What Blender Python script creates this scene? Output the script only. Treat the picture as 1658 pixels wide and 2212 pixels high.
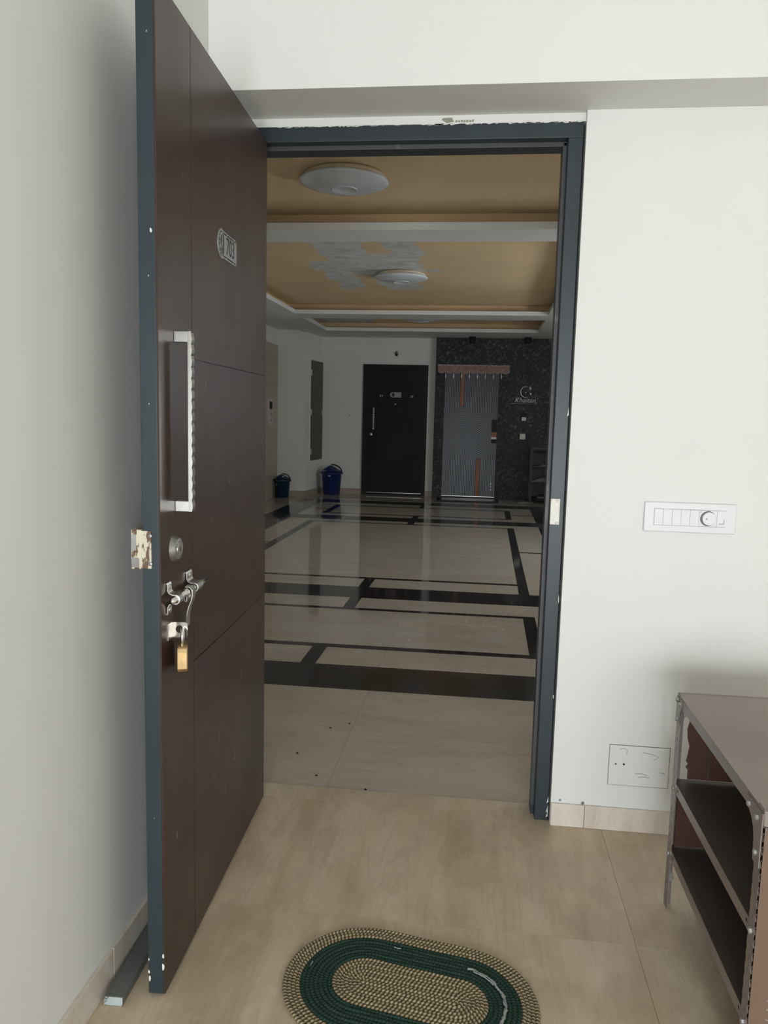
import bpy, bmesh, math, random
from mathutils import Vector, Matrix
random.seed(7)
for o in list(bpy.data.objects): bpy.data.objects.remove(o)
scene = bpy.context.scene
COL = scene.collection

# ------------------------------------------------------------------ camera
FPX = 1674.57
cam_d = bpy.data.cameras.new('camera'); cam = bpy.data.objects.new('camera', cam_d); COL.objects.link(cam)
cam_d.sensor_fit = 'HORIZONTAL'; cam_d.sensor_width = 36.0; cam_d.lens = FPX/1658*36.0; cam_d.clip_start = .02
rt = Vector((0.9925427, 0.11947646, 0.02417357)); up = Vector((-0.0384077, 0.11831163, 0.99223344)); fw = Vector((-0.11568852, 0.98576251, -0.12201816))
cam.matrix_world = Matrix(((rt.x, up.x, -fw.x, 0.0385), (rt.y, up.y, -fw.y, -2.4206), (rt.z, up.z, -fw.z, 1.2857), (0, 0, 0, 1)))
scene.camera = cam
# ------------------------------------------------------------------ light: overcast sky, entering by two window openings, plus an added fill lamp
world = bpy.data.worlds.new('sky'); scene.world = world; world.use_nodes = True
bg = world.node_tree.nodes['Background']; bg.inputs[0].default_value = (.90, .97, 1.05, 1); bg.inputs[1].default_value = 22.0
scene.view_settings.view_transform = 'Standard'; scene.view_settings.look = 'None'
scene.view_settings.gamma = 1.0; scene.view_settings.use_curve_mapping = False
scene.view_settings.exposure = 0.42
def portal(name, loc, rot, sx, sy):
    l = bpy.data.lights.new(name, 'AREA'); l.shape = 'RECTANGLE'; l.size = sx; l.size_y = sy; l.cycles.is_portal = True
    o = bpy.data.objects.new(name, l); COL.objects.link(o); o.location = loc; o.rotation_euler = rot
WB = (-0.72, 0.06, 0.12, 1.60)      # back window x0 x1 z0 z1 at y = YB
YB = -5.6
WR = (0.10, 1.70, 0.06, 1.60)       # added back opening for the fill lamp, x0 x1 z0 z1 at y = YB
XR = 3.2
WL = (4.35, 5.45, 1.22, 1.93)         # lobby window y0 y1 z0 z1 at x = XLR
XLR = 3.0
portal('portal_back', ((WB[0]+WB[1])/2, YB-.08, (WB[2]+WB[3])/2), (math.radians(90), 0, 0), WB[1]-WB[0], WB[3]-WB[2])
l = bpy.data.lights.new('back_fill_light', 'AREA'); l.shape = 'RECTANGLE'; l.size = WR[1]-WR[0]-.1; l.size_y = WR[3]-WR[2]-.1; l.energy = 67; l.color = (.93, .97, 1.0)  # added area lamp giving broad fill from behind the camera
o = bpy.data.objects.new('back_fill_light', l); COL.objects.link(o); o.location = ((WR[0]+WR[1])/2, YB-.015, (WR[2]+WR[3])/2); o.rotation_euler = (math.radians(90), 0, 0)
portal('portal_lobby', (XLR+.08, (WL[0]+WL[1])/2, (WL[2]+WL[3])/2), (math.radians(90), 0, math.radians(90)), WL[1]-WL[0], WL[3]-WL[2])

# ------------------------------------------------------------------ materials
def lin(c):
    return tuple((v/12.92 if v <= .04045 else ((v+.055)/1.055)**2.4) for v in c)
def srgb(r, g, b): return lin((r/255, g/255, b/255))
class NT:
    def __init__(s, m): s.t = m.node_tree; s.n = s.t.nodes; s.l = s.t.links
    def new(s, typ, **kw):
        n = s.n.new(typ)
        for k, v in kw.items():
            if k == 'ins':
                for kk, vv in v.items(): n.inputs[kk].default_value = vv
            else: setattr(n, k, v)
        return n
    def ln(s, a, b): s.l.new(a, b)
def base(name, rough=.5, metal=0.0, color=(.5, .5, .5), spec=.5, coat=0):
    m = bpy.data.materials.new(name); m.use_nodes = True; t = NT(m)
    p = t.n['Principled BSDF']; p.inputs['Roughness'].default_value = rough; p.inputs['Metallic'].default_value = metal
    p.inputs['Base Color'].default_value = (*color, 1); p.inputs['Specular IOR Level'].default_value = spec
    if coat: p.inputs['Coat Weight'].default_value = coat; p.inputs['Coat Roughness'].default_value = .15
    return m, t, p
def coords(t, scale=(1, 1, 1), rot=(0, 0, 0), out='Object'):
    tc = t.new('ShaderNodeTexCoord'); mp = t.new('ShaderNodeMapping'); mp.inputs['Scale'].default_value = scale; mp.inputs['Rotation'].default_value = rot
    t.ln(tc.outputs[out], mp.inputs[0]); return mp.outputs[0]
def noise(t, vec, scale, detail=4, rough=.55, dist=0):
    n = t.new('ShaderNodeTexNoise'); n.inputs['Scale'].default_value = scale; n.inputs['Detail'].default_value = detail
    n.inputs['Roughness'].default_value = rough; n.inputs['Distortion'].default_value = dist; t.ln(vec, n.inputs['Vector']); return n.outputs['Fac']
def ramp(t, fac, stops):
    r = t.new('ShaderNodeValToRGB'); el = r.color_ramp.elements
    while len(el) < len(stops): el.new(.5)
    for e, (pos, c) in zip(el, stops): e.position = pos; e.color = (*c, 1)
    t.ln(fac, r.inputs[0]); return r.outputs[0]
def mix(t, fac, a, b):
    m = t.new('ShaderNodeMix', data_type='RGBA')
    if hasattr(fac, 'is_output'): t.ln(fac, m.inputs[0])
    else: m.inputs[0].default_value = fac
    for v, i in ((a, 6), (b, 7)):
        if hasattr(v, 'is_output'): t.ln(v, m.inputs[i])
        else: m.inputs[i].default_value = (*v, 1)
    return m.outputs[2]
def math_(t, op, a, b=None, clamp=False):
    m = t.new('ShaderNodeMath', operation=op, use_clamp=clamp)
    for v, i in ((a, 0), (b, 1)):
        if v is None: continue
        if hasattr(v, 'is_output'): t.ln(v, m.inputs[i])
        else: m.inputs[i].default_value = v
    return m.outputs[0]
def bump(t, p, h, strength=.2, dist=.002):
    b = t.new('ShaderNodeBump'); b.inputs['Strength'].default_value = strength; b.inputs['Distance'].default_value = dist
    t.ln(h, b.inputs['Height']); t.ln(b.outputs[0], p.inputs['Normal'])
def paint(name, c, rough=.6, var=.06, scale=3, metal=0, bmp=0.0, bscale=60, spec=.4, coat=0, vec_scale=(1, 1, 1)):
    m, t, p = base(name, rough, metal, c, spec, coat)
    v = coords(t, vec_scale); n = noise(t, v, scale)
    lo = tuple(x*(1-var) for x in c); hi = tuple(min(1, x*(1+var)) for x in c)
    t.ln(ramp(t, n, [(.3, lo), (.7, hi)]), p.inputs['Base Color'])
    if bmp: bump(t, p, noise(t, v, bscale, 2), bmp, .001)
    return m
def worn(name, c, c2, rough=.4, amount=.62, scale=25, metal=0, soft=.04, vec=(1, 1, 1), spec=.5, bmp=.1):
    """paint with chips and scuffs of a second colour"""
    m, t, p = base(name, rough, metal, c, spec)
    v = coords(t, vec); n = noise(t, v, scale, 6, .65); n2 = noise(t, v, scale/6, 3)
    a = ramp(t, n2, [(.3, tuple(x*.86 for x in c)), (.7, tuple(min(1, x*1.14) for x in c))])
    f = ramp(t, n, [(amount, (0, 0, 0)), (min(1, amount+soft), (1, 1, 1))])
    t.ln(mix(t, f, a, c2), p.inputs['Base Color'])
    if bmp: bump(t, p, n, bmp, .001)
    return m
M = {}
M['wall'] = paint('wall_paint', (.735, .735, .705), .55, .015, 1.3, bmp=.03, bscale=90, spec=.3)
M['lobwall'] = paint('lobby_paint', (.74, .73, .69), .6, .04, .9, spec=.3)
M['soffit'] = paint('soffit_paint', (.74, .75, .72), .6, .02, 1, spec=.3)
M['navy'] = worn('dark_blue_grey_enamel', srgb(44, 53, 58), srgb(120, 124, 124), .38, .74, 30, vec=(1, 1, .5), bmp=.06, spec=.35)
M['navyworn'] = worn('worn_dark_enamel', srgb(58, 60, 62), srgb(128, 126, 120), .5, .60, 22, vec=(1, 1, .25), soft=.2)
M['chip'] = paint('bare_plaster', srgb(150, 146, 135), .9, .12, 30)
# door veneer
def veneer(name, c1, c2, rough=.38):
    m, t, p = base(name, rough, 0, c1, .3, .05)
    v = coords(t, (70, 70, 1.6)); n = noise(t, v, 4, 5, .5, 0); big = noise(t, coords(t), 2.2, 3)
    col = mix(t, ramp(t, big, [(.2, (0, 0, 0)), (.8, (1, 1, 1))]), ramp(t, n, [(.1, c1), (.9, c2)]), ramp(t, n, [(.1, tuple(x*.74 for x in c1)), (.9, tuple(x*.80 for x in c2))]))
    t.ln(col, p.inputs['Base Color'])
    r = ramp(t, big, [(.3, (rough,)*3), (.7, (rough+.12,)*3)]); t.ln(r, p.inputs['Roughness'])
    bump(t, p, n, .03, .0003); return m
M['veneer'] = veneer('dark_brown_veneer', srgb(56, 42, 33), srgb(72, 54, 44), .30)
M['veneer2'] = veneer('black_brown_veneer', srgb(27, 23, 22), srgb(32, 27, 26), .55)
M['steel'] = paint('brushed_steel', (.62, .60, .57), .28, .10, 30, 1.0)
M['chrome'] = paint('polished_steel', (.70, .69, .67), .16, .05, 20, 1.0)
M['brass'] = paint('worn_brass', (.40, .28, .14), .38, .22, 40, 1.0, bmp=.1)
M['oldwhite'] = worn('chipped_white_paint_on_rust', srgb(205, 198, 178), srgb(98, 74, 56), .6, .485, 70, vec=(1, 1, .35), bmp=.3)
M['keeper'] = paint('off_white_plate', srgb(225, 222, 214), .45, .06, 40)
M['hole'] = paint('dark_recess', (.012, .012, .013), .8, .1, 20)
M['screw'] = paint('grey_screw', (.25, .24, .23), .4, .2, 40, .8)
M['nick'] = paint('nickel_plate', (.30, .30, .285), .4, .10, 25, .9)
M['plate'] = paint('dull_nickel_plate', (.30, .30, .285), .45, .08, 25, .5)
M['plate_dark'] = paint('etched_dark', (.022, .021, .020), .7, .1, 20)
M['switch'] = paint('white_plastic', (.74, .75, .755), .32, .01, 5)
M['switchgap'] = paint('grey_shadow_gap_plastic', (.13, .135, .14), .5, .05, 5)
# marble
def marble(name, cols, rough, streak=(1.6, .35, 1), sc=3.0, rot=.25, pits=True, spec=.5, dist=1.1, mottle=0):
    m, t, p = base(name, rough, 0, cols[0], spec)
    v = coords(t, streak, (0, 0, rot)); info = t.new('ShaderNodeObjectInfo')
    vo = t.new('ShaderNodeVectorMath', operation='ADD'); t.ln(v, vo.inputs[0])
    sc3 = t.new('ShaderNodeVectorMath', operation='SCALE'); sc3.inputs[3].default_value = 7.0
    cb = t.new('ShaderNodeCombineXYZ'); t.ln(info.outputs['Random'], cb.inputs[0]); t.ln(info.outputs['Random'], cb.inputs[1]); t.ln(cb.outputs[0], sc3.inputs[0]); t.ln(sc3.outputs[0], vo.inputs[1])
    v = vo.outputs[0]
    n = noise(t, v, sc, 9, .62, dist)
    col = ramp(t, n, [(.25, cols[0]), (.45, cols[1]), (.62, cols[2]), (.8, cols[3])])
    vein = noise(t, v, sc*1.3, 5, .5, 2.2); vf = ramp(t, math_(t, 'ABSOLUTE', math_(t, 'SUBTRACT', vein, .5)), [(0.0, (.22,)*3), (.03, (0, 0, 0))])
    col = mix(t, vf, col, tuple(x*.72 for x in cols[0]))
    if mottle:
        mo = noise(t, coords(t, (1, .6, 1)), 5.5, 8, .68, .3); col = mix(t, ramp(t, mo, [(.42, (0, 0, 0)), (.66, (mottle,)*3)]), col, tuple(x*.72 for x in cols[0]))
        m2 = noise(t, coords(t, (1.3, 1, 1)), 9, 7, .7, .2); col = mix(t, ramp(t, m2, [(.55, (0, 0, 0)), (.75, (mottle*.7,)*3)]), col, tuple(min(1, x*1.12) for x in cols[2]))
    if pits:
        pn = noise(t, coords(t, (1, 1, 1)), 95, 3, .7); pf = ramp(t, pn, [(.70, (0, 0, 0)), (.76, (.5, .5, .5))]); col = mix(t, pf, col, tuple(x*.6 for x in cols[0]))
    t.ln(col, p.inputs['Base Color'])
    t.ln(ramp(t, n, [(.3, (rough*.8,)*3), (.75, (min(1, rough*1.3),)*3)]), p.inputs['Roughness'])
    return m
M['marble'] = marble('beige_marble', (srgb(178, 156, 128), srgb(200, 180, 154), srgb(210, 194, 170), srgb(184, 161, 134)), .40, streak=(2.4, .22, 1), sc=3.0, rot=.14, dist=.35, mottle=.52)
M['skirt'] = marble('pale_skirting_marble', (srgb(196, 184, 168), srgb(208, 198, 184), srgb(214, 206, 194), srgb(196, 186, 170)), .4, (3, 3, 1), 4)
M['cream'] = marble('polished_cream_slab', (srgb(174, 163, 149), srgb(182, 171, 156), srgb(188, 178, 164), srgb(178, 167, 153)), .06, (.6, 2.2, 1), 2.2, 0, False)
M['dark'] = marble('polished_dark_brown_granite', (srgb(52, 46, 44), srgb(46, 41, 39), srgb(56, 50, 47), srgb(64, 58, 55)), .07, (1, 2, 1), 5, 0, False)
M['grout'] = paint('slab_joint', srgb(140, 126, 108), .8, .1, 20)
# orange tray paint with white repair patches
def tray(name, rects, holes=()):
    c = srgb(220, 196, 156); m, t, p = base(name, .6, 0, c, .3)
    tc = t.new('ShaderNodeTexCoord'); nn = t.new('ShaderNodeTexNoise'); nn.inputs['Scale'].default_value = 3.2; nn.inputs['Detail'].default_value = 6; t.ln(tc.outputs['Object'], nn.inputs['Vector'])
    sx = t.new('ShaderNodeSeparateColor'); t.ln(nn.outputs['Color'], sx.inputs[0]); so = t.new('ShaderNodeSeparateXYZ'); t.ln(tc.outputs['Object'], so.inputs[0])
    X = math_(t, 'ADD', so.outputs[0], math_(t, 'MULTIPLY', math_(t, 'SUBTRACT', sx.outputs[0], .5), .32)); Y = math_(t, 'ADD', so.outputs[1], math_(t, 'MULTIPLY', math_(t, 'SUBTRACT', sx.outputs[1], .5), .55))
    def rect(r):
        fx = math_(t, 'MULTIPLY', math_(t, 'SUBTRACT', (r[1]-r[0])/2, math_(t, 'ABSOLUTE', math_(t, 'SUBTRACT', X, (r[0]+r[1])/2))), 30, True)
        fy = math_(t, 'MULTIPLY', math_(t, 'SUBTRACT', (r[3]-r[2])/2, math_(t, 'ABSOLUTE', math_(t, 'SUBTRACT', Y, (r[2]+r[3])/2))), 14, True)
        return math_(t, 'MULTIPLY', fx, fy)
    f = None
    for r in rects: f = rect(r) if f is None else math_(t, 'MAXIMUM', f, rect(r))
    for r in holes: f = math_(t, 'MULTIPLY', f, math_(t, 'SUBTRACT', 1.0, rect(r)))
    if f is None: f = 0.0
    big = noise(t, tc.outputs['Object'], 1.1, 3)
    orange = ramp(t, big, [(.3, tuple(x*.93 for x in c)), (.7, tuple(x*1.05 for x in c))])
    white = ramp(t, noise(t, coords(t, (1, 1, 1)), 7, 5, .6, 1), [(.35, srgb(188, 186, 180)), (.65, srgb(216, 220, 220))])
    t.ln(mix(t, f, orange, white), p.inputs['Base Color']); return m
M['tray'] = tray('orange_ceiling_paint', [])
M['tray_patch'] = tray('orange_ceiling_paint_with_white_patches', [(-1.42, -.48, 3.0, 5.5), (-1.62, -1.2, 4.75, 5.25), (-1.55, -1.22, 5.2, 6.35), (-1.05, -.60, 5.2, 6.4), (-.7, -.33, 5.12, 5.36)], [(-1.0, -.78, 3.0, 4.55)])
M['tray_patch2'] = tray('orange_ceiling_paint_with_grey_ends', [(-2.6, -1.55, 7, 9.6), (.05, 1.0, 7.0, 9.1)])
M['tray_side'] = paint('orange_cove_paint', srgb(208, 178, 138), .6, .05, 2, spec=.3)
M['lampglass'] = paint('white_lamp_acrylic', (.62, .66, .68), .12, .03, 3)
M['lampbase'] = paint('lamp_cream_rim', srgb(205, 190, 165), .4, .04, 5)
# rough black stone
def stone():
    m, t, p = base('black_leather_granite', .5, 0, (.03, .03, .03), .35)
    v = coords(t, (1, 1, 1)); n = noise(t, v, 20, 8, .72, .8); n2 = noise(t, v, 2.2, 3); fl = noise(t, v, 60, 4, .7, .5)
    c = ramp(t, n, [(.35, srgb(20, 21, 23)), (.52, srgb(40, 42, 44)), (.68, srgb(128, 128, 124))])
    c = mix(t, ramp(t, n2, [(.35, (.75, .75, .75)), (.65, (.0, .0, .0))]), c, srgb(24, 26, 29))
    c = mix(t, ramp(t, fl, [(.66, (0, 0, 0)), (.74, (.7, .7, .7))]), c, srgb(150, 150, 148))
    t.ln(c, p.inputs['Base Color']); bump(t, p, n, .5, .006); return m
M['stone'] = stone()
M['black'] = paint('black_lacquer', srgb(14, 15, 16), .35, .05, 5)
M['rib'] = paint('dark_grey_rib', srgb(84, 87, 90), .3, .03, 5, .3)
M['copper'] = paint('copper_strip', srgb(140, 94, 70), .48, .06, 8, .3)
M['matt_black'] = paint('matt_black', srgb(24, 24, 25), .6, .1, 6)
M['toran'] = paint('brown_beadwork', srgb(150, 120, 112), .7, .35, 60, bmp=.5, bscale=150)
M['bead'] = paint('sparkle_painted_glass_bead', (.92, .89, .87), .15, .03, 30, 0)  # near-white base colour stands in for glints on the beads and drops
M['bin_teal'] = paint('dark_teal_plastic', srgb(18, 48, 68), .4, .05, 4)
M['bin_navy'] = paint('navy_plastic', srgb(26, 42, 98), .4, .05, 4)
M['white_clip'] = paint('white_plastic_clip', (.75, .75, .73), .4, .02, 5)
M['shaft'] = paint('grey_brown_laminate', srgb(88, 82, 74), .5, .04, 3)
M['lifttile'] = paint('beige_wall_tile', srgb(170, 156, 142), .35, .06, 2)
M['doorbar'] = worn('grey_painted_wood', srgb(98, 102, 98), srgb(150, 160, 158), .6, .66, 30)
M['doorbar_end'] = worn('chipped_pale_end', srgb(168, 178, 178), srgb(90, 92, 88), .7, .55, 70)
# rug
def rope(name, ca, cb, freq, twist):
    m, t, p = base(name, .9, 0, ca, .15)
    uv = t.new('ShaderNodeUVMap'); s = t.new('ShaderNodeSeparateXYZ'); t.ln(uv.outputs[0], s.inputs[0])
    ph = math_(t, 'ADD', math_(t, 'MULTIPLY', s.outputs[0], freq), math_(t, 'MULTIPLY', s.outputs[1], twist))
    w = math_(t, 'SINE', math_(t, 'MULTIPLY', ph, 6.28318)); w01 = math_(t, 'ADD', math_(t, 'MULTIPLY', w, .5), .5)
    nz = noise(t, coords(t), 90, 3); w2 = math_(t, 'ADD', w01, math_(t, 'MULTIPLY', math_(t, 'SUBTRACT', nz, .5), .5))
    t.ln(ramp(t, w2, [(.36, cb), (.6, ca)]), p.inputs['Base Color']); bump(t, p, w01, .5, .0015); return m
M['rope'] = rope('twisted_natural_rope', srgb(172, 158, 128), srgb(88, 78, 58), 105, 1.0)
M['green'] = rope('dark_green_braid', srgb(48, 70, 60), srgb(36, 55, 47), 120, 1.0)
M['fray'] = paint('frayed_grey_plastic', srgb(150, 152, 148), .6, .25, 60)
# rack
M['rackgrey'] = worn('dusty_grey_brown_steel', srgb(140, 131, 126), srgb(164, 160, 155), .38, .62, 18, .35, .15, vec=(1, .4, 1))
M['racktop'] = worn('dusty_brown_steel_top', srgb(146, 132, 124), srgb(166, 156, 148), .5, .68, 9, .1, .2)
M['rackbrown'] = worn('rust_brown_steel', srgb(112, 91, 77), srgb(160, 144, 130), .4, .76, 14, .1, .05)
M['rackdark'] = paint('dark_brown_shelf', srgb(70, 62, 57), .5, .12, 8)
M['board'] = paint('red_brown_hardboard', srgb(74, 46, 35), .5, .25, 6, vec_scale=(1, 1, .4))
M['bolt'] = paint('pale_bolt', (.42, .41, .40), .4, .15, 40, .6)
M['shoe'] = paint('grey_shoe', srgb(120, 122, 122), .7, .15, 30)
M['shoe2'] = paint('dark_shoe', srgb(66, 68, 70), .7, .15, 30)
M['red'] = paint('red_cloth', srgb(150, 42, 30), .8, .1, 20)
M['metalframe'] = paint('window_frame', (.6, .6, .6), .4, .02, 3)

# ------------------------------------------------------------------ geometry helpers
class MB:
    def __init__(s): s.v = []; s.f = []; s.uv = None
    def add(s, vs, fs):
        o = len(s.v); s.v += [tuple(x) for x in vs]; s.f += [tuple(i+o for i in f) for f in fs]; return s
    def box(s, x0, x1, y0, y1, z0, z1):
        return s.add([(x0, y0, z0), (x1, y0, z0), (x1, y1, z0), (x0, y1, z0), (x0, y0, z1), (x1, y0, z1), (x1, y1, z1), (x0, y1, z1)],
                     [(0, 3, 2, 1), (4, 5, 6, 7), (0, 1, 5, 4), (1, 2, 6, 5), (2, 3, 7, 6), (3, 0, 4, 7)])
    def prism(s, poly, ax, a, b):
        """poly of 2-D points in the two other axes (cyclic order), extruded along axis ax from a to b"""
        def P(q, w): return {0: (w, q[0], q[1]), 1: (q[0], w, q[1]), 2: (q[0], q[1], w)}[ax]
        n = len(poly); vs = [P(q, a) for q in poly]+[P(q, b) for q in poly]
        return s.add(vs, [tuple(range(n))[::-1], tuple(range(n, 2*n))]+[(i, (i+1) % n, n+(i+1) % n, n+i) for i in range(n)])
    def tube(s, path, r, n=8, closed=False, caps=True):
        path = [Vector(p) for p in path]; N = len(path); rings = []; prev = None; o = len(s.v)
        for i, p in enumerate(path):
            if closed: d = path[(i+1) % N]-path[i-1]
            else: d = path[min(i+1, N-1)]-path[max(i-1, 0)]
            d.normalize()
            if prev is None:
                a = Vector((0, 0, 1)) if abs(d.z) < .9 else Vector((1, 0, 0)); u = d.cross(a).normalized()
            else: u = (prev-d*prev.dot(d)).normalized()
            prev = u; w = d.cross(u); rr = r[i] if isinstance(r, (list, tuple)) else r
            for k in range(n):
                an = 2*math.pi*k/n; s.v.append(tuple(p+(u*math.cos(an)+w*math.sin(an))*rr))
        for i in range(N if closed else N-1):
            j = (i+1) % N
            for k in range(n): s.f.append((o+i*n+k, o+i*n+(k+1) % n, o+j*n+(k+1) % n, o+j*n+k))
        if not closed and caps: s.f.append(tuple(o+k for k in range(n))[::-1]); s.f.append(tuple(o+(N-1)*n+k for k in range(n)))
        return s
    def lathe(s, prof, n=32, c=(0, 0, 0), ax=2):
        """prof: (radius, height) along axis"""
        o = len(s.v)
        def P(r, h, an):
            a, b = r*math.cos(an), r*math.sin(an)
            q = {2: (a, b, h), 1: (a, h, b), 0: (h, a, b)}[ax]
            return (c[0]+q[0], c[1]+q[1], c[2]+q[2])
        for r, h in prof:
            for k in range(n): s.v.append(P(max(r, 1e-5), h, 2*math.pi*k/n))
        for i in range(len(prof)-1):
            for k in range(n): s.f.append((o+i*n+k, o+i*n+(k+1) % n, o+(i+1)*n+(k+1) % n, o+(i+1)*n+k))
        s.f.append(tuple(o+k for k in range(n))[::-1]); s.f.append(tuple(o+(len(prof)-1)*n+k for k in range(n)))
        return s
    def ribbon(s, path, th, ax, a, b):
        """bent strip: 2-D path with thickness th, extruded along ax"""
        L, R = [], []
        for i, p in enumerate(path):
            q0 = path[max(i-1, 0)]; q1 = path[min(i+1, len(path)-1)]; dx, dy = q1[0]-q0[0], q1[1]-q0[1]; l = math.hypot(dx, dy) or 1
            nx, ny = -dy/l*th/2, dx/l*th/2; L.append((p[0]+nx, p[1]+ny)); R.append((p[0]-nx, p[1]-ny))
        for i in range(len(path)-1): s.prism([L[i], L[i+1], R[i+1], R[i]], ax, a, b)
        return s
    def holed(s, x0, x1, z0, z1, cx, cz, r, y0, y1, n=24, rz=None):
        """vertical plate in the x-z plane with one (oval) hole through it"""
        rz = rz or r; o = len(s.v); outer = []; inner = []
        for k in range(n):
            an = 2*math.pi*(k+.5)/n; c, si = math.cos(an), math.sin(an); inner.append((cx+r*c, cz+rz*si))
            tx = ((x1-cx)/c if c > 0 else (x0-cx)/c) if abs(c) > 1e-9 else 1e9; tz = ((z1-cz)/si if si > 0 else (z0-cz)/si) if abs(si) > 1e-9 else 1e9
            tt = min(tx, tz); outer.append((cx+tt*c, cz+tt*si))
        for y in (y0, y1):
            for p in outer: s.v.append((p[0], y, p[1]))
            for p in inner: s.v.append((p[0], y, p[1]))
        for k in range(n):
            j = (k+1) % n; a, b, c, d = o+k, o+j, o+n+j, o+n+k
            s.f.append((a, b, c, d)); s.f.append((a+2*n, d+2*n, c+2*n, b+2*n)); s.f.append((a, a+2*n, b+2*n, b)); s.f.append((d, c, c+2*n, d+2*n))
        return s
    def mesh(s, name, mat, smooth=False):
        me = bpy.data.meshes.new(name); me.from_pydata(s.v, [], s.f); me.update()
        bm = bmesh.new(); bm.from_mesh(me); bmesh.ops.recalc_face_normals(bm, faces=bm.faces); bm.to_mesh(me); bm.free()
        if smooth:
            for p in me.polygons: p.use_smooth = True
        me.materials.append(M[mat]); return me
    def build(s, name, mat, parent=None, smooth=False, bevel=0, seg=2):
        me = s.mesh(name, mat, smooth); o = bpy.data.objects.new(name, me); COL.objects.link(o); o.parent = parent
        if bevel:
            b = o.modifiers.new('bevel', 'BEVEL'); b.width = bevel; b.segments = seg; b.limit_method = 'ANGLE'; b.angle_limit = math.radians(40)
        return o
def bx(*a): return MB().box(*a)
def tag(o, label, cat, kind=None, group=None):
    o['label'] = label; o['category'] = cat
    if kind: o['kind'] = kind
    if group: o['group'] = group
    return o
def empty(name, loc=(0, 0, 0), rz=0):
    o = bpy.data.objects.new(name, None); COL.objects.link(o); o.location = loc; o.rotation_euler = (0, 0, rz); o.empty_display_size = .1; return o
def struct(o, label, cat): return tag(o, label, cat, 'structure')
def linked(me, name, parent, loc=(0, 0, 0), rot=(0, 0, 0), scale=(1, 1, 1)):
    o = bpy.data.objects.new(name, me); COL.objects.link(o); o.parent = parent; o.location = loc; o.rotation_euler = rot; o.scale = scale; return o
def text_mesh(name, body, size, mat, parent, loc, rot, ext=.0008, shear=0, align='CENTER', sx=1.0):
    cu = bpy.data.curves.new(name+'_c', 'FONT'); cu.body = body; cu.size = size; cu.extrude = ext; cu.shear = shear; cu.align_x = align; cu.align_y = 'CENTER'; cu.resolution_u = 3
    tmp = bpy.data.objects.new(name+'_t', cu); COL.objects.link(tmp); bpy.context.view_layer.update()
    me = bpy.data.meshes.new_from_object(tmp.evaluated_get(bpy.context.evaluated_depsgraph_get())); bpy.data.objects.remove(tmp)
    me.name = name; me.materials.clear(); me.materials.append(M[mat])
    return linked(me, name, parent, loc, rot, (sx, 1, 1))
def arc(cx, cz, r, a0, a1, n=16, rz=None):
    rz = rz or r; return [(cx+r*math.cos(math.radians(a0+(a1-a0)*i/n)), cz+rz*math.sin(math.radians(a0+(a1-a0)*i/n))) for i in range(n+1)]

# ================================================================== STRUCTURE: the flat's entrance room
XL = -.7405; ZB = 2.174; BD = -.2117; PR = -.0206
CZ = 2.85
# room floor
fl = bx(XL-.1, XR, YB, .104, -.06, -.006).build('floor', 'grout'); struct(fl, 'beige veined marble floor of the entrance room', 'floor')
xs = [XL, .4765, 1.68, XR]; ys = [YB, -4.78, -3.58, -2.38, -1.178, -.578, .010]
for i in range(3):
    for j in range(6):
        g = .0004
        MB().box(xs[i]+g, xs[i+1]-g, ys[j]+g, ys[j+1]-g, -.02, 0).build('slab', 'marble', fl)
MB().box(-.715, .3125, .0104, .1035, -.02, 0).build('threshold_slab', 'marble', fl)
# walls
w = MB().box(.3165, XR, PR, .1, -.06, ZB).box(XL, -.716, 0, .1, -.06, ZB).box(-.716, .3165, 0, .1, 2.1505, ZB).box(XL, XR, BD, .1, ZB, CZ+.1).build('wall_front', 'wall')
struct(w, 'white painted wall with the doorway and a beam projecting above it', 'wall')
chip = MB().prism([(-.102, 2.162), (-.098, 2.1665), (-.072, 2.167), (-.066, 2.1555), (-.088, 2.1525)], 1, -.0012, .0005)
for k in range(7):
    x = -.062+.008*k; chip.prism([(x, 2.154+random.random()*.003), (x+.006, 2.1535), (x+.007, 2.158+random.random()*.004), (x+.001, 2.160)], 1, -.0009, .0005)
chip.build('plaster_chip', 'chip', w)
sm = MB()
for x, z, r in ((.345, .084, .004), (.416, .080, .0055)): sm.lathe([(r, 0), (r*.8, .0008)], 10, (x, PR-.0006, z), 1)
sm.build('old_screw_mark', 'screw', w)
wl = bx(XL-.1, XL, YB, 0, -.06, CZ+.1).build('wall_left', 'wall'); struct(wl, 'cream white wall on the left behind the open door', 'wall')
def wall_with_window(name, ax, pos, th, a0, a1, z1, win, mat, label):
    m = MB(); d = (pos, pos+th) if th > 0 else (pos+th, pos)
    segs = [(a0, win[0], -.06, z1), (win[1], a1, -.06, z1), (win[0], win[1], -.06, win[2]), (win[0], win[1], win[3], z1)]
    for s0, s1, q0, q1 in segs:
        if ax == 1: m.box(s0, s1, d[0], d[1], q0, q1)
        else: m.box(d[0], d[1], s0, s1, q0, q1)
    o = m.build(name, mat); struct(o, label, 'wall'); return o
m_ = MB()
for a0, a1, z0, z1 in ((XL-.1, WB[0], -.06, CZ+.1), (WB[1], WR[0], -.06, CZ+.1), (WR[1], XR+.12, -.06, CZ+.1), (WB[0], WB[1], -.06, WB[2]), (WB[0], WB[1], WB[3], CZ+.1), (WR[0], WR[1], -.06, WR[2]), (WR[0], WR[1], WR[3], CZ+.1)): m_.box(a0, a1, YB-.12, YB, z0, z1)
struct(m_.build('wall_back', 'wall'), 'white wall behind the viewer with two windows', 'wall')
struct(bx(XR, XR+.12, YB, .1, -.06, CZ+.1).build('wall_right', 'wall'), 'plain white right wall of the entrance room', 'wall')
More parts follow.
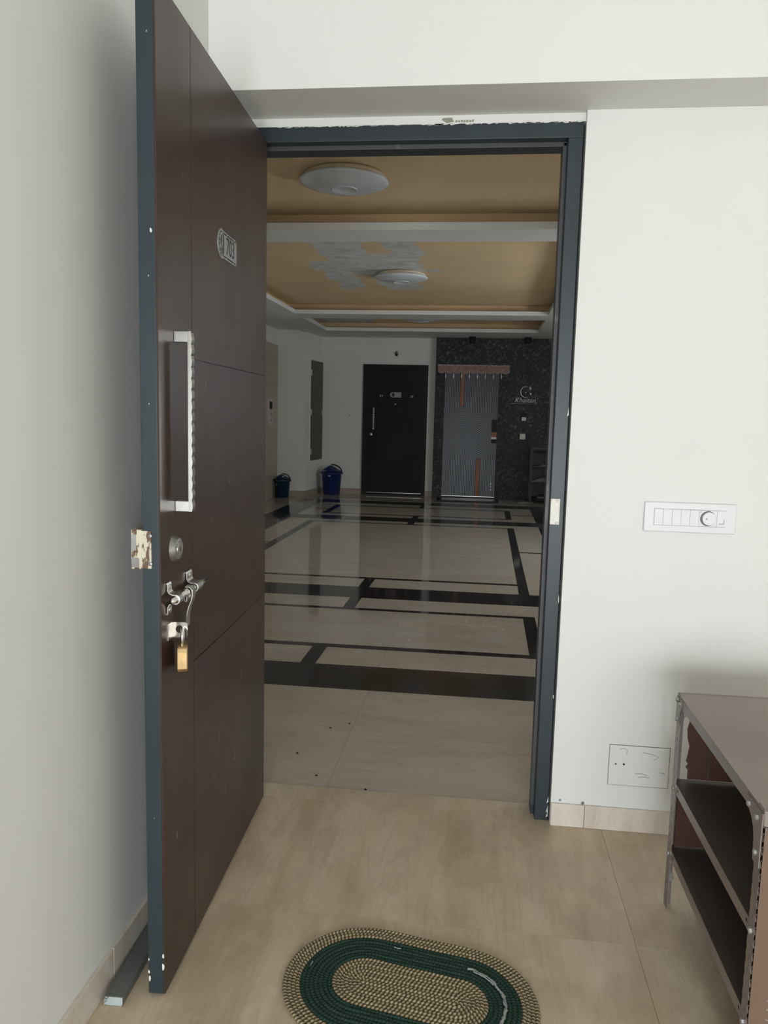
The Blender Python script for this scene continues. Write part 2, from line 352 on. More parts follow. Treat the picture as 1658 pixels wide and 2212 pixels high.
c = bx(XL-.1, XR+.12, YB-.12, BD, CZ, CZ+.1).build('ceiling', 'wall'); struct(c, 'white flat ceiling of the entrance room', 'ceiling')
def window(name, ax, pos, win, label):
    e = empty(name, (0, 0, 0)); struct(e, label, 'window'); t = .045
    def b(a0, a1, z0, z1, nm):
        m = MB()
        if ax == 1: m.box(a0, a1, pos-.03, pos+.03, z0, z1)
        else: m.box(pos-.03, pos+.03, a0, a1, z0, z1)
        m.build(nm, 'metalframe', e)
    a0, a1, z0, z1 = win; b(a0, a0+t, z0, z1, 'window_frame'); b(a1-t, a1, z0, z1, 'window_frame'); b(a0+t, a1-t, z0, z0+t, 'window_frame'); b(a0+t, a1-t, z1-t, z1, 'window_frame')
    b((a0+a1)/2-.02, (a0+a1)/2+.02, z0+t, z1-t, 'mullion')
window('window_1', 1, YB-.05, WB, 'narrow clear window behind the viewer in the white back wall')
window('window_2', 1, YB-.05, WR, 'broad window added for fill light behind the viewer beside the narrow one')  # unseen window frame added around the fill lamp
bx(WR[0]-.05, WR[1]+.05, YB-.135, YB-.125, WR[2]-.05, WR[3]+.05).build('sky_blocker', 'wall', bpy.data.objects['window_2'])  # unseen opaque sheet added to keep sky light out of this opening
window('window_3', 0, XLR+.05, WL, 'landing window in the lobby side wall')
# skirting
bf = empty('baseboard_front', (.3165, PR, 0)); struct(bf, 'pale marble skirting tiles along the wall right of the doorway', 'baseboard')
pts = [.0005, .105, .72, 1.33, 1.94, 2.5, XR-.3165-.001]
sk_first = None
for a, b_ in zip(pts[:-1], pts[1:]): MB().box(a+.0008, b_-.0008, -.009, 0, .0005, .0755).build('tile', 'skirt', bf, bevel=.0012)
# ragged paint edge above skirting
bl = empty('baseboard_left', (XL, 0, 0)); struct(bl, 'beige marble skirting tiles along the left wall', 'baseboard')
pts = [-.0005, -.28, -.885, -1.49, -2.1, -2.9, -3.7, YB+.001]
for a, b_ in zip(pts[:-1], pts[1:]): MB().box(0, .009, b_+.0008, a-.0008, .0005, .0785).build('tile', 'skirt', bl, bevel=.0012)
# door frame
fr = empty('trim_1', (-.18, .05, 0)); struct(fr, 'dark blue grey painted timber frame of the open doorway', 'door frame')
def world_part(mb, name, mat, parent, **k):
    L = parent.location; mb.v = [(x-L[0], y-L[1], z-L[2]) for x, y, z in mb.v]; return mb.build(name, mat, parent, **k)
world_part(MB().prism([(.3115, 0), (.3115, .104), (.2585, .104), (.2585, .036), (.269, .036), (.269, 0)], 2, 0, 2.106), 'jamb', 'navy', fr, bevel=.002)
world_part(MB().prism([(-.715, 0), (-.715, .104), (-.664, .104), (-.664, .036), (-.674, .036), (-.674, 0)], 2, 0, 2.106), 'jamb', 'navy', fr, bevel=.002)
world_part(MB().prism([(0, 2.1500), (0, 2.106), (.036, 2.106), (.036, 2.094), (.104, 2.094), (.104, 2.1500)], 0, -.715, .3115), 'head', 'navy', fr, bevel=.002)
world_part(MB().box(.2575, .2693, .0345, .040, .03, 2.094), 'stop_bead', 'navyworn', fr, bevel=.001)
world_part(MB().box(-.663, .2575, .0345, .040, 2.0925, 2.1063), 'stop_bead', 'navyworn', fr, bevel=.001)
kp = world_part(MB().box(.2695, .2985, -.0115, .0003, .968, 1.049), 'lock_keeper', 'keeper', fr, bevel=.003)
for z in (.9745, 1.0425):
    MB().lathe([(.0036, 0), (.0036, -.0014), (.0025, -.0018)], 12, (.290-fr.location[0], -.0115-fr.location[1], z), 1).build('screw', 'screw', kp)
for z in (.981, 1.036): world_part(MB().box(.2700, .2860, -.0119, -.011, z-.0008, z+.0008), 'crease', 'screw', kp) if False else None
for z in (.981, 1.036):
    MB().box(.2700-fr.location[0], .2860-fr.location[0], -.0121-fr.location[1], -.011-fr.location[1], z-.0009, z+.0009).build('seam', 'screw', kp)

rg_ = MB()
for k in range(70):
    x = random.uniform(-.6, .305); l_ = random.uniform(.004, .03); h_ = random.uniform(.0008, .003); z = 2.1495+random.uniform(-.0012, .001)
    rg_.prism([(x, z+.001), (x+l_*.3, z-h_), (x+l_*.7, z-h_*.6), (x+l_, z+.001)], 1, -.0007, .0004)
for z0, sgn in ((.012, 1), (.03, 1), (.018, 1), (.06, 1), (.41, 1), (.72, 1), (1.3, 1)):
    rg_.prism([(.3085+random.uniform(-.004, .002), z0), (.3112, z0+.004), (.3105, z0+random.uniform(.01, .03)), (.3085, z0+.012)], 1, -.0007, .0004)
rg_.v = [(x-fr.location[0], y-fr.location[1], z) for x, y, z in rg_.v]
rg_.build('paint_smear', 'keeper', fr)['kind'] = 'stuff'
# ================================================================== the open door leaf (door_1)
HX, HY, FX, FY = -.6283, -.0114, -.5969, -.9183
DW = math.hypot(HX-FX, HY-FY); DANG = math.atan2(HY-FY, HX-FX); DZ = .010; DH = 2.103-DZ
door = empty('door_1', (FX, FY, 0), DANG); struct(door, 'open dark brown flush door with number plate 703, long steel handle and padlock', 'door')
# local frame: +x from free edge to hinge, -y out of the visible face, +z up
bx(0, DW, .0035, .038, DZ, DZ+DH).build('door_core', 'navy', door, bevel=.0015)
G = .0011; VG = .2035
for x0, x1, z0, z1 in ((.0012, VG-G, DZ, DZ+DH), (VG+G, DW, DZ, .703-G), (VG+G, DW, .703+G, 1.403-G), (VG+G, DW, 1.403+G, DZ+DH)):
    bx(x0, x1, 0, .004, z0, z1).build('panel', 'veneer', door, bevel=.0005, seg=1)
sc = MB()
for s, z, l in ((.264, 1.665, .006), (.30, 1.34, .02), (.34, 1.02, .008), (.46, .25, .02), (.15, 1.78, .004), (.31, .74, .012), (.40, .42, .03), (.55, .30, .035), (.36, .33, .02), (.62, .52, .02), (.08, .33, .015), (.5, 1.1, .012)): sc.prism([(s, z), (s+.0014, z+.001), (s+.0018, z+l), (s+.0006, z+l)], 1, -.0004, .001)
sc.build('scratch', 'chip', door)
# flakes of white paint on the painted edge
fk = MB()
for z, y, r in ((1.635, .012, .006), (1.30, .02, .002), (2.0, .016, .002), (.045, .035, .007), (.06, .036, .006), (.42, .02, .0016), (1.55, .018, .002), (.09, .036, .004), (.075, .004, .009), (.10, .0035, .006)):
    pl = [(y+r*.5*random.uniform(.5, 1)*math.cos(a), z+r*random.uniform(.5, 1.2)*math.sin(a)) for a in (0, 1, 2, 3, 4.1, 5.2)]
    fk.prism(pl, 0, -.0005, .001)
fk.build('paint_flake', 'keeper', door)
# pull handle with scalloped grip
hz0, hz1, ho, hi = 1.073, 1.453, -.0375, -.0295
front = []
N = 128
for i in range(N+1):
    z = hz0+(hz1-hz0)*i/N; ph = (z-hz0)/.0235; front.append((ho-.0022*abs(math.sin(math.pi*ph))+.001, z))
poly = [(0, hz0)]+front+[(0, hz1), (0, hz1-.0225), (hi, hz1-.0225), (hi, hz0+.0225), (0, hz0+.0225)]
hd = empty('pull_handle'); hd.parent = door
grip = MB()
for i in range(N): grip.prism([front[i], front[i+1], (hi, front[i+1][1]), (hi, front[i][1])], 0, .088, .106)
grip.build('grip', 'chrome', hd)
for z0 in (hz0, hz1-.0225): bx(.088, .106, hi-.001, 0, z0, z0+.0225).build('foot', 'steel', hd, bevel=.0008)
# cylinder lock
cy = empty('door_lock', (.077, 0, .994)); cy.parent = door
MB().lathe([(.030, .0015), (.029, 0), (.0275, -.002), (.024, -.0105), (.0225, -.0125), (.021, -.013)], 36, ax=1).build('rose', 'nick', cy, True)
MB().lathe([(.0165, -.0125), (.0165, -.0145), (.0155, -.0152)], 28, ax=1).build('cylinder', 'steel', cy)
bx(-.0012, .0012, -.0158, -.0145, -.006, .005).build('keyhole', 'hole', cy)
# tower bolt
BZ = .893; BO = -.019
tb = empty('tower_bolt', (0, 0, BZ)); tb.parent = door
MB().tube([(.012, BO, 0), (.2, BO, 0), (.240, BO, 0), (.243, BO, 0)], [.0068, .0068, .0068, .004], 16).build('rod', 'chrome', tb, True)
def omega(s0, s1, name):
    h = .034; r = .0098
    p = [(-.001, -h), (-.0025, -h+.004), (-.003, -.018), (-.006, -.0125), (BO+.006, -.0095)]+[(BO-r*math.cos(math.radians(a)), r*math.sin(math.radians(a))) for a in (-75, -50, -25, 0, 25, 50, 75)]+[(BO+.006, .0095), (-.006, .0125), (-.003, .018), (-.0025, h-.004), (-.001, h)]
    o = MB().ribbon(p, .0022, 0, s0, s1).build(name, 'steel', tb)
    for z in (-.025, .025): MB().lathe([(.0055, -.003), (.0055, -.0045), (.003, -.0062)], 12, ((s0+s1)/2, 0, z), 1).build('rivet', 'steel', o)
omega(.030, .052, 'bracket'); omega(.150, .185, 'bracket')
MB().tube([(.088, BO, 0), (.100, BO, 0)], .0092, 14).build('collar', 'steel', tb, True)
MB().ribbon([(BO+.004, .011), (BO-.006, .0105), (BO-.0115, .004), (BO-.0125, -.006), (BO-.010, -.018), (BO-.003, -.036), (BO+.001, -.055), (BO+.002, -.078)], .0022, 0, .104, .124).build('hasp_strip', 'steel', tb)
# staple for the padlock
st = empty('padlock_staple', (.060, 0, .8195)); st.parent = door
MB().box(-.024, 0, -.0018, 0, -.018, .018).build('flange', 'steel', st)
pl = MB(); pl.holed(-.035, 0, -.0172, .0172, -.0175, .0015, .0085, 0, .002)
pl.v = [(y, x, z) for x, y, z in pl.v]
pl.build('plate', 'chrome', st)
# number plate 703
npl = empty('number_plate', (.392, -.0008, 1.7025)); npl.parent = door
H = .0345; Lp = .168
out = arc(.036, 0, .036, 90, 270, 20, H*1.06)+[(.05, -H*.96), (Lp-.012, -H*.96)]+arc(Lp-.012, -H*.96+.012, .012, -90, 0, 6)[1:]+arc(Lp-.012, H*.96-.012, .012, 0, 90, 6)+[(.05, H*.96)]
MB().prism(out, 1, -.0022, .0008).build('plate', 'plate', npl, bevel=.0008)
ins = MB()
for x0, x1 in ((.052, .072), (.080, .134), (.142, .156)):
    for z in (-.0275, .0275): ins.prism([(x0, z-.0016), (x1, z-.0016), (x1, z+.0016), (x0, z+.0016)], 1, -.0027, -.002)
for sg in (-1, 1):
    for a0, a1 in ((100, 128), (134, 150), (158, 176)):
        p = arc(.036, 0, .0285, a0, a1, 6, .0295); ins.ribbon([(q[0], sg*q[1]) for q in p], .0022, 1, -.0027, -.002)
ins.build('border_dash', 'plate_dark', npl)
em = MB(); em.prism(arc(.041, 0, .0105, -90, 90, 14, .030)+arc(.041, 0, .0035, 90, -90, 10, .030), 1, -.0027, -.002)
for pth in ([(.031, .021), (.024, .013), (.026, .004), (.033, -.002), (.034, -.011), (.028, -.019), (.030, -.024)], [(.035, .018), (.031, .010), (.035, .004)], [(.019, .010), (.015, .002), (.018, -.006)], [(.020, -.012), (.024, -.018)], [(.037, -.008), (.038, -.02), (.034, -.024)]):
    em.ribbon(pth, .0026, 1, -.0027, -.002)
em.build('emblem', 'plate_dark', npl)
text_mesh('digits', '703', .060, 'plate_dark', npl, (.108, -.0023, 0), (math.radians(90), 0, 0), .0004, sx=.84)
# rim lock body behind the leaf edge
rl = empty('rim_lock', (0, 0, 1.003)); rl.parent = door
bx(-.0022, .0001, .0185, .0390, -.039, .039).build('edge_plate', 'oldwhite', rl, bevel=.0006)
rb = bx(-.003, .085, .0385, .0610, -.041, .041).build('case', 'oldwhite', rl, bevel=.002)
bx(-.0038, -.002, .0500, .0590, -.002, .031).build('latch_slot', 'nick', rb); bx(-.0038, -.002, .044, .0590, -.037, -.018).build('bolt_slot', 'screw', rb)
for z in (.029, -.029): MB().lathe([(.0042, -.0022), (.0042, -.0034), (.002, -.004)], 12, (0, .021, z), 0).build('screw', 'screw', rl)
# hinges
for z in (.25, 1.05, 1.85):
    MB().tube([(DW+.004, .032, z-.05), (DW+.004, .032, z+.05)], .006, 10).build('hinge', 'steel', door, True)
# padlock: hangs in the staple, a thing of its own
pk = empty('padlock', door.matrix_basis @ Vector((.0615, -.0225, .733)), math.radians(112)); tag(pk, 'brass padlock hanging from the steel staple on the open door', 'padlock')
b = MB(); prof = [(-.025, 0), (.025, 0), (.0275, .008), (.0275, .044), (.024, .054), (.016, .058), (-.016, .058), (-.024, .054), (-.0275, .044), (-.0275, .008)]
b.prism(prof, 1, -.0118, .0118).build('body', 'brass', pk, bevel=.003, seg=3)
sh = [(-.0165, 0, .050), (-.0165, 0, .075)]+[(-.0165*math.cos(a), 0, .075+.0165*math.sin(a)) for a in [math.pi*k/12 for k in range(1, 12)]]+[(.0165, 0, .075), (.0165, 0, .050)]
MB().tube(sh, .0042, 14).build('shackle', 'chrome', pk, True)
# ================================================================== floor things
# painted bar lying by the skirting
wb = empty('wooden_bar', (-.7035, -.83, 0), math.radians(2)); tag(wb, 'grey painted wooden bar lying on the floor behind the open door', 'bar')
bx(-.0205, .0205, -.125, .13, 0, .021).build('bar', 'doorbar', wb, bevel=.0015); bx(-.0205, .0205, -.1262, -.125, .001, .0205).build('bar_end', 'doorbar_end', wb)
# oval rope rug
rug = empty('rug', (-.066, -.8265, 0), math.radians(-9.98)); tag(rug, 'oval braided rope rug with a dark green band', 'rug')
LH = .104
def stadium(r, n=28, m=30):
    p = [(LH+r*math.sin(math.pi*i/n), r*math.cos(math.pi*i/n)) for i in range(n+1)]
    p += [(LH-2*LH*i/m, -r) for i in range(1, m)]
    p += [(-LH-r*math.sin(math.pi*i/n), -r*math.cos(math.pi*i/n)) for i in range(n+1)]
    p += [(-LH+2*LH*i/m, r) for i in range(1, m)]
    return p
def rug_band(name, r0, n, pitch, mat):
    vs, fs, uvs = [], [], []; K = 10
    for c in range(n):
        r = r0+pitch*(c+.5); path = stadium(max(r, .0012)); N = len(path); o = len(vs); L = 0; ls = [0]
        for i in range(N): L += math.dist(path[i], path[(i+1) % N]); ls.append(L)
        jit = random.random()
        for i in range(N+1):
            p = path[i % N]; q0 = path[(i-1) % N]; q1 = path[(i+1) % N]; dx, dy = q1[0]-q0[0], q1[1]-q0[1]; l = math.hypot(dx, dy) or 1; nx, ny = -dy/l, dx/l
            wob = .0006*math.sin(ls[i]*40+c)
            for k in range(K):
                an = 2*math.pi*k/K; vs.append((p[0]+nx*math.cos(an)*pitch*.54, p[1]+ny*math.cos(an)*pitch*.54, .0047+wob+math.sin(an)*.0044))
        for i in range(N):
            for k in range(K):
                fs.append((o+i*K+k, o+i*K+(k+1) % K, o+(i+1)*K+(k+1) % K, o+(i+1)*K+k))
                uvs += [(ls[i]+jit, k/K), (ls[i]+jit, (k+1)/K), (ls[i+1]+jit, (k+1)/K), (ls[i+1]+jit, k/K)]
    me = bpy.data.meshes.new(name); me.from_pydata(vs, [], fs); uvl = me.uv_layers.new(name='UVMap')
    for i, u in enumerate(uvs): uvl.data[i].uv = u
    for p in me.polygons: p.use_smooth = True
    me.materials.append(M[mat]); return linked(me, name, rug)
rug_band('inner_coils', 0, 8, .0094, 'rope'); gb = rug_band('green_coils', .0752, 7, .0104, 'green'); rug_band('outer_coils', .148, 4, .0095, 'rope')
fray = MB(); 
def strip(pts, w):
    for i in range(len(pts)-1):
        a, b_ = pts[i], pts[i+1]; dx, dy = b_[0]-a[0], b_[1]-a[1]; l = math.hypot(dx, dy); nx, ny = -dy/l, dx/l
        wa, wb_ = w*random.uniform(.4, 1.2), w*random.uniform(.4, 1.2); z = .0098
        fray.add([(a[0]+nx*wa, a[1]+ny*wa, z), (a[0]-nx*wa, a[1]-ny*wa, z+.0006), (b_[0]-nx*wb_, b_[1]-ny*wb_, z+.0005), (b_[0]+nx*wb_, b_[1]+ny*wb_, z), (a[0], a[1], z+.0022), (b_[0], b_[1], z+.0019)], [(0, 4, 5, 3), (4, 1, 2, 5), (0, 3, 2, 1)])
cp = [(LH+.112*math.sin(math.radians(a))-.0, .112*math.cos(math.radians(a))) for a in range(4, 118, 5)]
cp = [(x+random.uniform(-.002, .002), y+random.uniform(-.002, .002)) for x, y in cp]; strip(cp, .0042); strip([(x-.004, y-.004) for x, y in cp[2:9]], .003)
strip([(-.07+.004*k, .125+random.uniform(-.001, .001)) for k in range(5)], .0018); strip([(-LH-.135, .0+.006*k) for k in range(4)], .0015)
fray.build('frayed_strip', 'fray', rug)['kind'] = 'stuff'
# ================================================================== slotted angle rack
RX0, RX1, RY0, RY1 = .587, .985, -.385, -1.006      # left, right, far, near
RT = .585
rack = empty('storage_rack', (RX0, RY0, 0)); tag(rack, 'low dusty brown slotted steel rack with three shelves by the white wall', 'rack')
def wp(mb, name, mat, parent=rack, **k):
    L = rack.location; mb.v = [(x-L[0], y-L[1], z-L[2]) for x, y, z in mb.v]; return mb.build(name, mat, parent, **k)
def post(name, x, y, sx, sy, mat, slots=True, zt=RT+.004, wb_=.034):
    """L profile: flange A in the y-z plane (at x), flange B in the x-z plane (at y)"""
    m = MB(); wd = .034; th = .0018; z = .006; pitch = .0265
    m.box(min(x, x+sx*th), max(x, x+sx*th), min(y, y+sy*wd), max(y, y+sy*wd), 0, z)
    m.box(min(x, x+sx*wb_), max(x, x+sx*wb_), min(y, y+sy*th), max(y, y+sy*th), 0, z)
    while z < zt-.001:
        z2 = min(z+pitch, zt)
        for fl_ in (0, 1):
            t = MB()
            if z2-z > .02 and (slots or fl_ == 0):
                t.holed(0, wd, z, z2, wd*.55, (z+z2)/2, .0024, 0, th, 12, .0058)
            else: t.box(0, wd if fl_ == 0 else wb_, 0, th, z, z2)
            if fl_ == 0: t.v = [(x+sx*q[1], y+sy*q[0], q[2]) for q in t.v]
            else: t.v = [(x+sx*q[0], y+sy*q[1], q[2]) for q in t.v]
            m.add(t.v, t.f)
        z = z2
    return wp(m, name, mat)
post('post', RX0, RY0, 1, -1, 'rackgrey', False, wb_=.017); post('post', RX0, RY1, 1, 1, 'rackgrey', True); post('post', RX1, RY0, -1, -1, 'rackgrey'); post('post', RX1, RY1, -1, 1, 'rackgrey')
def shelf(z, mat, lipmat, top=False, ix=.002):
    lip = .028; th = .0014; e = .0 if top else ix
    m = MB().box(RX0-(.0016 if top else -.002), RX1+(.0016 if top else -.002), RY1-(.0016 if top else -.002), RY0+(.0016 if top else -.002), z-th, z)
    s = wp(m, 'shelf', mat)
    k = .0016 if top else -.002
    wp(MB().box(RX0-k, RX0-k+th, RY1-k+.001, RY0+k-.001, z-lip, z-th), 'lip', lipmat, s); wp(MB().box(RX1+k-th, RX1+k, RY1-k+.001, RY0+k-.001, z-lip, z-th), 'lip', lipmat, s)
    wp(MB().box(RX0-k+th, RX1+k-th, RY0+k-th, RY0+k, z-lip, z-th), 'lip', lipmat, s); wp(MB().box(RX0-k+th, RX1+k-th, RY1-k, RY1-k+th, z-lip, z-th), 'lip', lipmat, s)
    if top: wp(MB().box(RX0+.01, RX1, RY0+.0005, RY0+.0016, z, z+.0022), 'edge_fold', lipmat, s)
    else:
        for y in (RY0-.05, RY1+.05): wp(MB().lathe([(.0035, -.0004), (.0035, .0004)], 12, (RX0+.0021, y, z-.013), 0), 'lip_hole', 'hole', s)
    return s
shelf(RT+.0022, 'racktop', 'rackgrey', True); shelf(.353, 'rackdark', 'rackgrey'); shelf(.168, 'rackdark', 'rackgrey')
# boards at the far end and the near end
yb = RY0-.012
edge = [(0.620, .36), (0.620, .385), (0.614, .392), (0.620, .402), (0.614, .408), (0.617, .425), (0.620, .45), (0.614, .47), (0.612, .495), (0.616, .515), (0.617, .53), (0.617, .556)]
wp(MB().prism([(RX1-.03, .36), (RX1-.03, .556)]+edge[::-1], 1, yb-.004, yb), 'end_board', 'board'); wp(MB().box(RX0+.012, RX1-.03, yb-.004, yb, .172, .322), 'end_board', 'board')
wp(MB().box(.668, .672, yb-.0052, yb-.004, .36, .556), 'board_joint', 'rackdark'); 
nb = wp(MB().box(RX0+.001, RX1-.001, RY1-.0036, RY1-.0019, .004, RT-.028), 'near_panel', 'rackbrown')
mk = MB()
for k, z in enumerate([.30, .285, .262, .25, .235, .218, .2, .18]):
    mk.ribbon(arc(.624, z, .006, 200, 340+random.random()*40, 6, .004), .0018, 1, RY1-.0042, RY1-.0034)
wp(mk, 'punched_mark', 'bolt', nb)
# gussets and bolts
gp = [(RY1+.001, RT-.004), (RY1+.085, RT-.004), (RY1+.085, RT-.026)]+[(RY1+.085-.05*math.sin(math.radians(a))-.0, RT-.026-.05*(1-math.cos(math.radians(a)))) for a in (20, 40, 60, 80, 90)]+[(RY1+.033, RT-.11), (RY1+.001, RT-.11)]
g1 = wp(MB().prism(gp, 0, RX0-.0038, RX0-.0018), 'gusset', 'rackgrey')
gp2 = [(RY0-.001, RT-.004), (RY0-.05, RT-.004), (RY0-.05, RT-.02), (RY0-.033, RT-.045), (RY0-.033, RT-.072), (RY0-.001, RT-.072)]
g2 = wp(MB().prism(gp2, 0, RX0-.0038, RX0-.0018), 'gusset', 'rackgrey')
def boltx(y, z, r=.0062, x=RX0-.0036): return wp(MB().lathe([(r, 0), (r, -.004), (r*.6, -.0056)], 6, (x, y, z), 0), 'bolt', 'bolt')
for y, z in ((RY1+.068, RT-.018), (RY1+.024, RT-.022), (RY1+.018, RT-.088), (RY0-.012, RT-.012), (RY0-.038, RT-.016), (RY0-.018, RT-.062)): boltx(y, z)
for y, z in ((RY1+.018, .340), (RY0-.016, .332), (RY0-.016, .150), (RY1+.018, .152)): boltx(y, z, x=RX0)
def bolty(x, z): return wp(MB().lathe([(.006, 0), (.006, .004), (.0035, .0056)], 6, (x, RY0, z), 1), 'bolt', 'bolt')
for x, z in ((RX0+.018, RT-.02), (RX0+.018, RT-.06), (RX0+.018, .338), (RX0+.018, .15)): bolty(x, z)
wp(MB().prism([(RX0+.002, .085), (RX0+.018, .088), (RX0+.022, .07), (RX0+.008, .062)], 1, RY0-.004, RY0-.0018), 'foot_tab', 'bolt')
# ================================================================== wall plates
sw = empty('switch_plate', (.5455, PR, .962)); tag(sw, 'white modular switch board with five switches and a round fan dial', 'switch')
SWW, SWH = .2655, .090
MB().prism([(0, 0), (SWW, 0), (SWW, SWH), (0, SWH)], 1, -.0095, 0).build('cover', 'switch', sw, bevel=.004, seg=3)
bx(.0285, .2355, -.0100, -.009, .0205, .0705).build('module_bed', 'switchgap', sw)
mw = .2065/8
for k in range(5):
    o = MB().prism([(-.0095, .0215), (-.0122, .0215), (-.0112, .0695), (-.0095, .0695)], 0, .0290+mw*k+.0004, .0290+mw*(k+1)-.0004).build('rocker', 'switch', sw)
dl = bx(.0290+mw*5+.0004, .0290+mw*7-.0004, -.0112, -.0095, .0215, .0695).build('dial_module', 'switch', sw)
dc = (.0290+mw*6, -.0112, .0455)
MB().lathe([(.0225, 0), (.0225, -.0008), (.0205, -.0012)], 40, dc, 1).build('dial_ring', 'switchgap', dl, True)
MB().lathe([(.0200, 0), (.0198, -.0085), (.0185, -.0100), (.016, -.0102)], 40, (dc[0]+.002, dc[1], dc[2]), 1).build('dial_knob', 'switch', dl)
MB().lathe([(.0024, -.0098), (.0024, -.0108)], 14, (dc[0]-.007, dc[1], dc[2]), 1).build('dial_dot', 'screw', dl)
fm = MB()
for a in (90, 210, 330): fm.ribbon([(dc[0]-.021, dc[2]+.0195), (dc[0]-.021+.0032*math.cos(math.radians(a)), dc[2]+.0195+.0032*math.sin(math.radians(a)))], .0006, 1, -.0116, -.0110)
fm.build('fan_mark', 'switchgap', dl)
sk = bx(.0290+mw*7+.0004, .0290+mw*8-.0004, -.0112, -.0095, .0215, .0695).build('data_socket', 'switch', sw)
MB().box(.2155, .2300, -.0118, -.011, .0295, .0310).box(.2288, .2300, -.0118, -.011, .0295, .0430).build('shutter_line', 'switchgap', sk)
jb = empty('junction_cover', (.4895, PR, .151)); tag(jb, 'painted over white cover plate low on the wall beside the rack', 'cover plate')
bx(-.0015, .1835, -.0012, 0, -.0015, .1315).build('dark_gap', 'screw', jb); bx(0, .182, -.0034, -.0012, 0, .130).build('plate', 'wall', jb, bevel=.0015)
hm = MB()
for x, z, r in ((.020, .069, .0026), (.045, .0695, .0034)): hm.lathe([(r, -.0034), (r, -.0038)], 14, (x, 0, z), 1)
hm.build('screw_hole', 'hole', jb)
for pth in ([(.030, .118), (.045, .122), (.055, .113), (.05, .1)], [(.10, .112), (.13, .108), (.15, .1), (.135, .09)], [(.08, .04), (.10, .043), (.118, .038)], [(.09, .03), (.11, .033), (.125, .03)], [(.155, .05), (.172, .047)]): MB().ribbon(pth, .0012, 1, -.0037, -.003).build('scuff', 'switchgap', jb)

# ================================================================== LOBBY
def S(x, y): return x+.0127*(y-3)
LZ = -.003
lf = MB().add([(-4.4, .104, LZ-.006), (XLR, .104, LZ-.006), (XLR, 10.34, LZ-.006), (-4.4, 10.34, LZ-.006), (-4.4, .104, -.06), (XLR, .104, -.06), (XLR, 10.34, -.06), (-4.4, 10.34, -.06)], [(0, 1, 2, 3), (4, 7, 6, 5), (0, 4, 5, 1), (1, 5, 6, 2), (2, 6, 7, 3), (3, 7, 4, 0)]).build('lobby_floor', 'grout')
struct(lf, 'polished lobby floor of cream slabs laid out with dark brown stone bands', 'floor')
def slab(x0, x1, y0, y1, mat):
    g = .0005; x0 += g; x1 -= g; y0 += g; y1 -= g
    q = [(S(x0, y0), y0), (S(x1, y0), y0), (S(x1, y1), y1), (S(x0, y1), y1)]
    MB().prism(q, 2, LZ-.012, LZ).build('cream_slab' if mat == 'cream' else 'dark_band', mat, lf)
XC0, XC1 = -.8185, -.7375; RB0, RB1, RS = .385, .463, .761; LB1, LB0, LS = -1.95, -2.04, -2.325
RBO, LBO = 1.126, -2.69
XE0, XE1 = -4.38, XLR-.10
YC = [.105, 1.089, 1.441, 1.739, 1.805, 2.60, 2.656, 2.95, 3.308, 3.606, 3.668, 6.82, 6.875, 7.075, 7.44, 7.665, 7.74, 8.58, 8.66, 8.95, 9.33, 10.338]
def row(xs_, y0, y1, mats):
    for a, b_, m in zip(xs_[:-1], xs_[1:], mats): slab(a, b_, y0, y1, m)
c_, d_ = 'cream', 'dark'
row([XE0, -2.0, -.40, .385, 1.9, XE1], YC[0], YC[1], [c_]*5)
row([XE0, LBO, -.40, RBO, XE1], YC[1], YC[2], [c_, d_, d_, c_])
def strips(y0, y1, split=True, ends=(LS, RS)):
    xs_ = [ends[0], XC0, XC1, -.40, RB0, ends[1]] if split else [ends[0], XC0, XC1, ends[1]]
    row(xs_, y0, y1, [c_, d_, c_, c_, c_] if split else [c_, d_, c_])
strips(YC[2], YC[3]); row([LB0, -.4, RB1], YC[3], YC[4], [d_, d_])
row([LB0, LB1, -.40, RB0, RB1], YC[4], YC[5], [d_, c_, c_, d_]); row([LB0, -.4, RB1], YC[5], YC[6], [d_, d_]); strips(YC[6], YC[7])
for x0, x1 in ((LS, LB0), (RB1, RS)): row([x0, x1], YC[3], YC[6], [c_])
row([LBO, -.40, RBO], YC[7], YC[8], [d_, d_])
row([LB1, XC0, XC1, -.4, RB0], YC[8], YC[9], [c_, d_, c_, c_]); row([LB1, RB0], YC[9], YC[10], [d_]); row([LB1, -.778, RB0], YC[10], YC[11], [c_, c_])
row([LB1, RB0], YC[11], YC[12], [d_]); row([LB0, LB1], YC[8], YC[12], [d_]); row([RB0, RB1], YC[8], YC[12], [d_])
for x0, x1 in ((LS, LB0), (RB1, RS)):
    row([x0, x1], YC[8], 5.15, [c_]); row([x0, x1], 5.15, 5.20, [d_]); row([x0, x1], 5.20, YC[13], [c_])
row([LB0, XC0, XC1, RB1], YC[12], YC[13], [c_, d_, c_])
row([LBO, RBO], YC[13], YC[14], [d_])
strips(YC[14], YC[15], False); row([LB0, RB1], YC[15], YC[16], [d_]); row([LB0, LB1, RB0, RB1], YC[16], YC[17], [d_, c_, d_]); row([LB0, RB1], YC[17], YC[18], [d_]); strips(YC[18], YC[19], False)
for x0, x1 in ((LS, LB0), (RB1, RS)): row([x0, x1], YC[15], 8.13, [c_]); row([x0, x1], 8.13, 8.18, [d_]); row([x0, x1], 8.18, YC[18], [c_])
row([LBO, RBO], YC[19], YC[20], [d_]); row([LBO, -.78, RBO], YC[20], YC[21], ['cream', 'cream'])
for x0, x1, m in ((LBO, LS, d_), (RS, RBO, d_)):
    for a, b_ in ((YC[2], YC[7]), (YC[8], YC[13]), (YC[14], YC[19])): row([x0, x1], a, b_, [m])
for x0, x1 in ((XE0, LBO), (RBO, XE1)):
    for a, b_ in ((1.441, 3.3), (3.3, 5.2), (5.2, 7.1), (7.1, 9.0), (9.0, 10.338)): row([x0, x1], a, b_, [c_])
db = MB()
